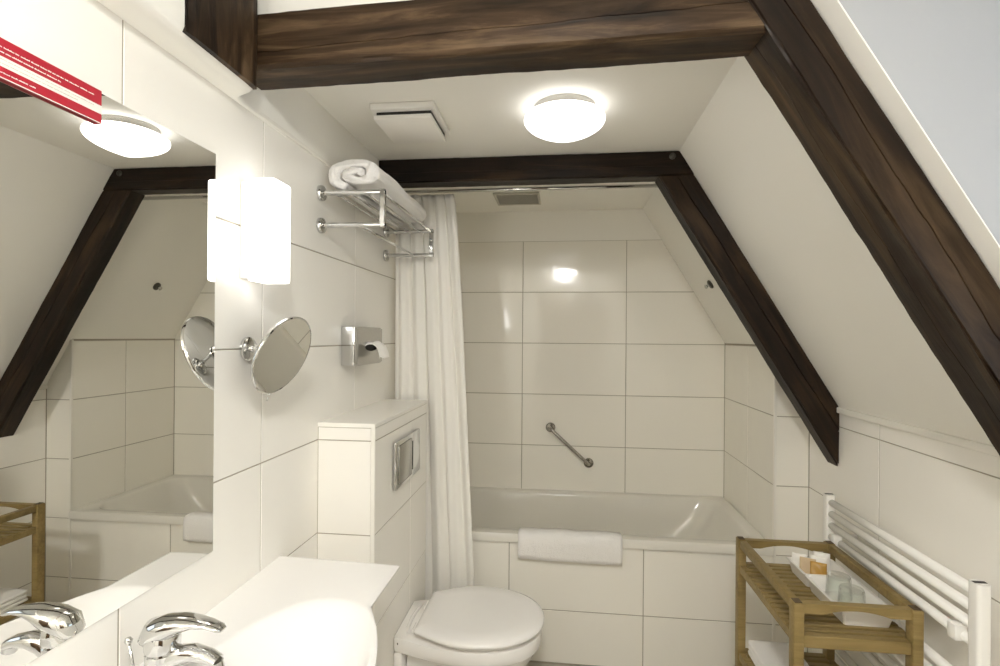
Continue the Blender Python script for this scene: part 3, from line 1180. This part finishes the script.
# second globe added behind the viewer as fill light, outside the frame
GC2 = Vector((.80, -3.15, CZF))
t = thing('ceiling_lamp', GC2, 'unseen second round ceiling lamp added behind the viewer as fill light', 'lamp')
bm = B()
lathe(bm, GC2 - Vector((0, 0, .0005)), (0, 0, -1), [(.112, 0), (.112, .020), (.106, .024)], 40)
link('lamp_base', bm, STEEL, t, 'auto')
bm = B()
lathe(bm, GC2, (0, 0, -1), pr, 40, False)
link('lamp_shade', bm, FILL_GLOBE, t, True)

# coat hook / line holder on the slope over the bath
hp = Vector((1.514, -.358, slope_z(1.514)))
t = thing('wall_hook', hp, 'small chrome hook on the sloping wall over the bathtub', 'hook')
bm = B()
lathe(bm, hp + SN * .0005, SN, [(.023, 0), (.023, .006), (.018, .010), (.010, .011)], 28)
link('hook_plate', bm, DARKST, t, 'auto')
bm = B()
lathe(bm, hp + SN * .0112, SN, [(.007, 0), (.007, .010), (.011, .014), (.011, .019), (.007, .022), (0, .022)], 20)
link('hook_knob', bm, CHROME, t, 'auto')

# ------------------------------------------------------------------ wooden trolley
X0, X1, Y0, Y1, ZTOP = 1.411, 1.738, -1.548, -1.070, .752
t = thing('bath_trolley', (1.58, -1.31, 0), 'slatted wooden bathroom trolley in front of the white radiator', 'trolley')
PW, PD = .027, .034
for x in (X0, X1 - PW):
    for y in (Y0, Y1 - PD):
        bm = B()
        box(bm, x, x + PW, y, y + PD, 0, ZTOP, .003)
        lg = link('leg', bm, PINE, t, 'auto')
        bm = B()
        box(bm, x + .004, x + PW - .004, y + .005, y + PD - .005, ZTOP + .0002, ZTOP + .0022)
        link('end_cap', bm, mat('dark_endgrain', (.07, .045, .02), .6), lg)
for x in (X0 + .003, X1 - PW + .003):
    bm = B()
    box(bm, x, x + .024, Y0 + PD, Y1 - PD, ZTOP - .029, ZTOP - .002, .003)
    link('side_rail', bm, PINE, t, 'auto')
for y in (Y0 + .008, Y1 - .030):
    bm = B()
    n = 40
    top, bot = [], []
    xa, xb = X0 + PW, X1 - PW
    for k in range(n + 1):
        f = k / n
        x = xa + (xb - xa) * f
        w = max(0, math.cos((f - .5) * math.pi / .62)) if abs(f - .5) < .31 else 0
        top.append((x, y, ZTOP - .002))
        bot.append((x, y, ZTOP - .029 + .014 * (w ** .8)))
    prism(bm, top + bot[::-1], (0, .022, 0))
    link('handle_rail', bm, PINE, t)


def shelf(z, nm='shelf'):
    bm = B()
    xa, xb = X0 + .004, X1 - .004
    for x in (xa, xb - .022):
        box(bm, x, x + .022, Y0 + PD, Y1 - PD, z - .030, z - .004, .002, 1)
    for y in (Y0 + .006, Y1 - .028):
        box(bm, X0 + PW, X1 - PW, y, y + .022, z - .034, z, .002, 1)
    n = 14
    ya, yb = Y0 + .030, Y1 - .030
    pit = (yb - ya) / n
    for k in range(n):
        y = ya + pit * (k + .5)
        inset = PW + .001 if (y < Y0 + PD + .012 or y > Y1 - PD - .012) else .006
        box(bm, X0 + inset, X1 - inset, y - .0088, y + .0088, z - .018, z, .0015, 1)
    return link(nm, bm, PINE, t, 'auto')


ZS1, ZS2 = .664, .352
shelf(ZS1)
shelf(ZS2)

# tray
tx0, tx1, ty0, ty1 = 1.567, 1.708, -1.484, -1.126
zt0, zt1 = ZS1 + .0006, ZS1 + .046
t = thing('tray', (1.63, -1.31, zt0), 'white two-compartment tray on top shelf of the wooden trolley', 'tray')


def open_box(bm, x0, x1, y0, y1, z0, z1, fl=.010, th=.0035, notch=0.0):
    def ring(x0, x1, y0, y1, z, r, zf=None):
        pts = rrect(x0, x1, y0, y1, z, r, 8)
        return pts
    rg = [ring(x0 + fl, x1 - fl, y0 + fl, y1 - fl, z0, .008),
          ring(x0, x1, y0, y1, z1 - .003, .010),
          ring(x0 - .005, x1 + .005, y0 - .002, y1 + .002, z1 - .003, .012),
          ring(x0 - .005, x1 + .005, y0 - .002, y1 + .002, z1, .012),
          ring(x0 + th, x1 - th, y0 + th, y1 - th, z1, .008),
          ring(x0 + fl + th, x1 - fl - th, y0 + fl + th, y1 - fl - th, z0 + th, .006)]
    loft(bm, rg)


ymid = -1.262
bm = B()
open_box(bm, tx0, tx1, ymid + .002, ty1, zt0, zt1)
link('rear_compartment', bm, PLASTIC, t, 'auto')
bm = B()
open_box(bm, tx0, tx1, ty0, ymid - .002, zt0, zt1)
link('front_compartment', bm, PLASTIC, t, 'auto')

# sachets standing in the rear compartment
zi = zt0 + .0045


def sachet(x, y, w, h, lean, yaw, m, label, th=.007):
    bm = B()
    n = 10
    front, backv = [], []
    for i in range(n + 1):
        for s_, lst in ((1, front), (-1, backv)):
            r = []
            for k in range(n + 1):
                u, v = k / n * 2 - 1, i / n
                bul = th * .5 * max(0, 1 - u ** 4) * max(0, 1 - (2 * v - 1) ** 4) + .0004
                r.append(Vector((u * w / 2, s_ * bul + .0012 * math.sin(u * 4 + v * 6), v * h)))
            lst.append(r)
    fv = [[bm.verts.new(p) for p in r] for r in front]
    bv = [[bm.verts.new(p) for p in r] for r in backv]
    for g in (fv, bv):
        for i in range(n):
            for k in range(n):
                bm.faces.new((g[i][k], g[i][k + 1], g[i + 1][k + 1], g[i + 1][k]))
    for k in range(n):
        bm.faces.new((fv[0][k], fv[0][k + 1], bv[0][k + 1], bv[0][k]))
        bm.faces.new((fv[n][k], fv[n][k + 1], bv[n][k + 1], bv[n][k]))
        bm.faces.new((fv[k][0], fv[k + 1][0], bv[k + 1][0], bv[k][0]))
        bm.faces.new((fv[k][n], fv[k + 1][n], bv[k + 1][n], bv[k][n]))
    M = Matrix.Translation((x, y, zi)) @ Matrix.Rotation(yaw, 4, 'Z') @ Matrix.Rotation(lean, 4, 'X')
    bm.transform(M)
    o = link('sachet', bm, m, None, True)
    return tag(o, label, 'sachet', 'toiletry sachets in the tray')


RY = math.radians(-25)
sachet(1.596, -1.152, .046, .060, -.30, RY, PAPER_W, 'white printed sachet at the far left of the tray, left of the beige one')
sachet(1.606, -1.190, .048, .062, -.30, RY, PAPER_B, 'beige sachet leaning in the tray')
sachet(1.630, -1.212, .048, .058, -.30, RY, PAPER_A, 'amber coloured sachet in the tray')
sachet(1.648, -1.176, .050, .064, -.30, RY, PAPER_W, 'white sachet in the tray right of the amber one')
sachet(1.668, -1.152, .050, .068, -.30, RY, mat('clear_wrap', (.80, .78, .74), .2), 'shiny translucent sachet furthest right in the tray')


def tumbler(x, y, label):
    bm = B()
    # upside-down glass: wide rim down
    pr_ = [(.0360, 0), (.0345, .035), (.0325, .062), (.0300, .067), (0, .068), (0, .060), (.0285, .059), (.0322, .035), (.0342, 0)]
    lathe(bm, (x, y, zi), (0, 0, 1), pr_ + [pr_[0]], 40, False)
    o = link('drinking_glass', bm, GLASS, None, 'auto')
    return tag(o, label, 'glass', 'upturned drinking glasses in the tray')


tumbler(1.643, -1.312, 'upturned clear drinking glass in the tray, nearer the sachets')
tumbler(1.636, -1.398, 'upturned clear drinking glass in the tray, nearer the viewer')

# towels on the lower shelf
for k, lab in enumerate(('bottom', 'middle', 'topmost')):
    o = folded(1.440, 1.595, -1.43, -1.112, ZS2 + .001 + k * .0165, ZS2 + .0165 + k * .0165, 1, 20 + k * 3.0, name='hand_towel', wob=.0022)
    tag(o, 'folded white hand towel, %s of the stack on the trolley lower shelf' % lab, 'towel', 'hand towels on the trolley shelf')

# ------------------------------------------------------------------ radiator
t = thing('towel_radiator', (1.77, -1.34, .2), 'white ladder radiator on the right knee wall behind the trolley', 'radiator')
XR0 = 1.772
for y in (-.985, -1.682):
    bm = B()
    loft(bm, [rrect(XR0 - .016, XR0 + .016, y - .018, y + .018, z, .009, 6) for z in (.12, .892, .895)])
    ps = link('post', bm, WHITEM, t, 'auto')
    bm = B()
    box(bm, XR0 - .014, XR0 + .014, y - .004, y + .006, .8952, .8962)
    link('post_slot', bm, DARK, ps)
zs = [.868 - .042 * k for k in range(4)] + [.627 - .0446 * k for k in range(5)] + [.36 - .0446 * k for k in range(5)]
for z in zs:
    bm = B()
    tube(bm, [(XR0 + .001, -.985 - .010, z), (XR0 + .001, -1.682 + .010, z)], .0125, 16)
    link('rail_bar', bm, WHITEM, t, True)
for y in (-1.055, -1.625):
    bm = B()
    tube(bm, [(XR0 + .004, y, .765), (XK - .002, y, .765)], .008, 16)
    box(bm, XR0 - .024, XR0 + .006, y - .014, y + .014, .728, .768, .004)
    link('wall_bracket', bm, WHITEM, t, 'auto')
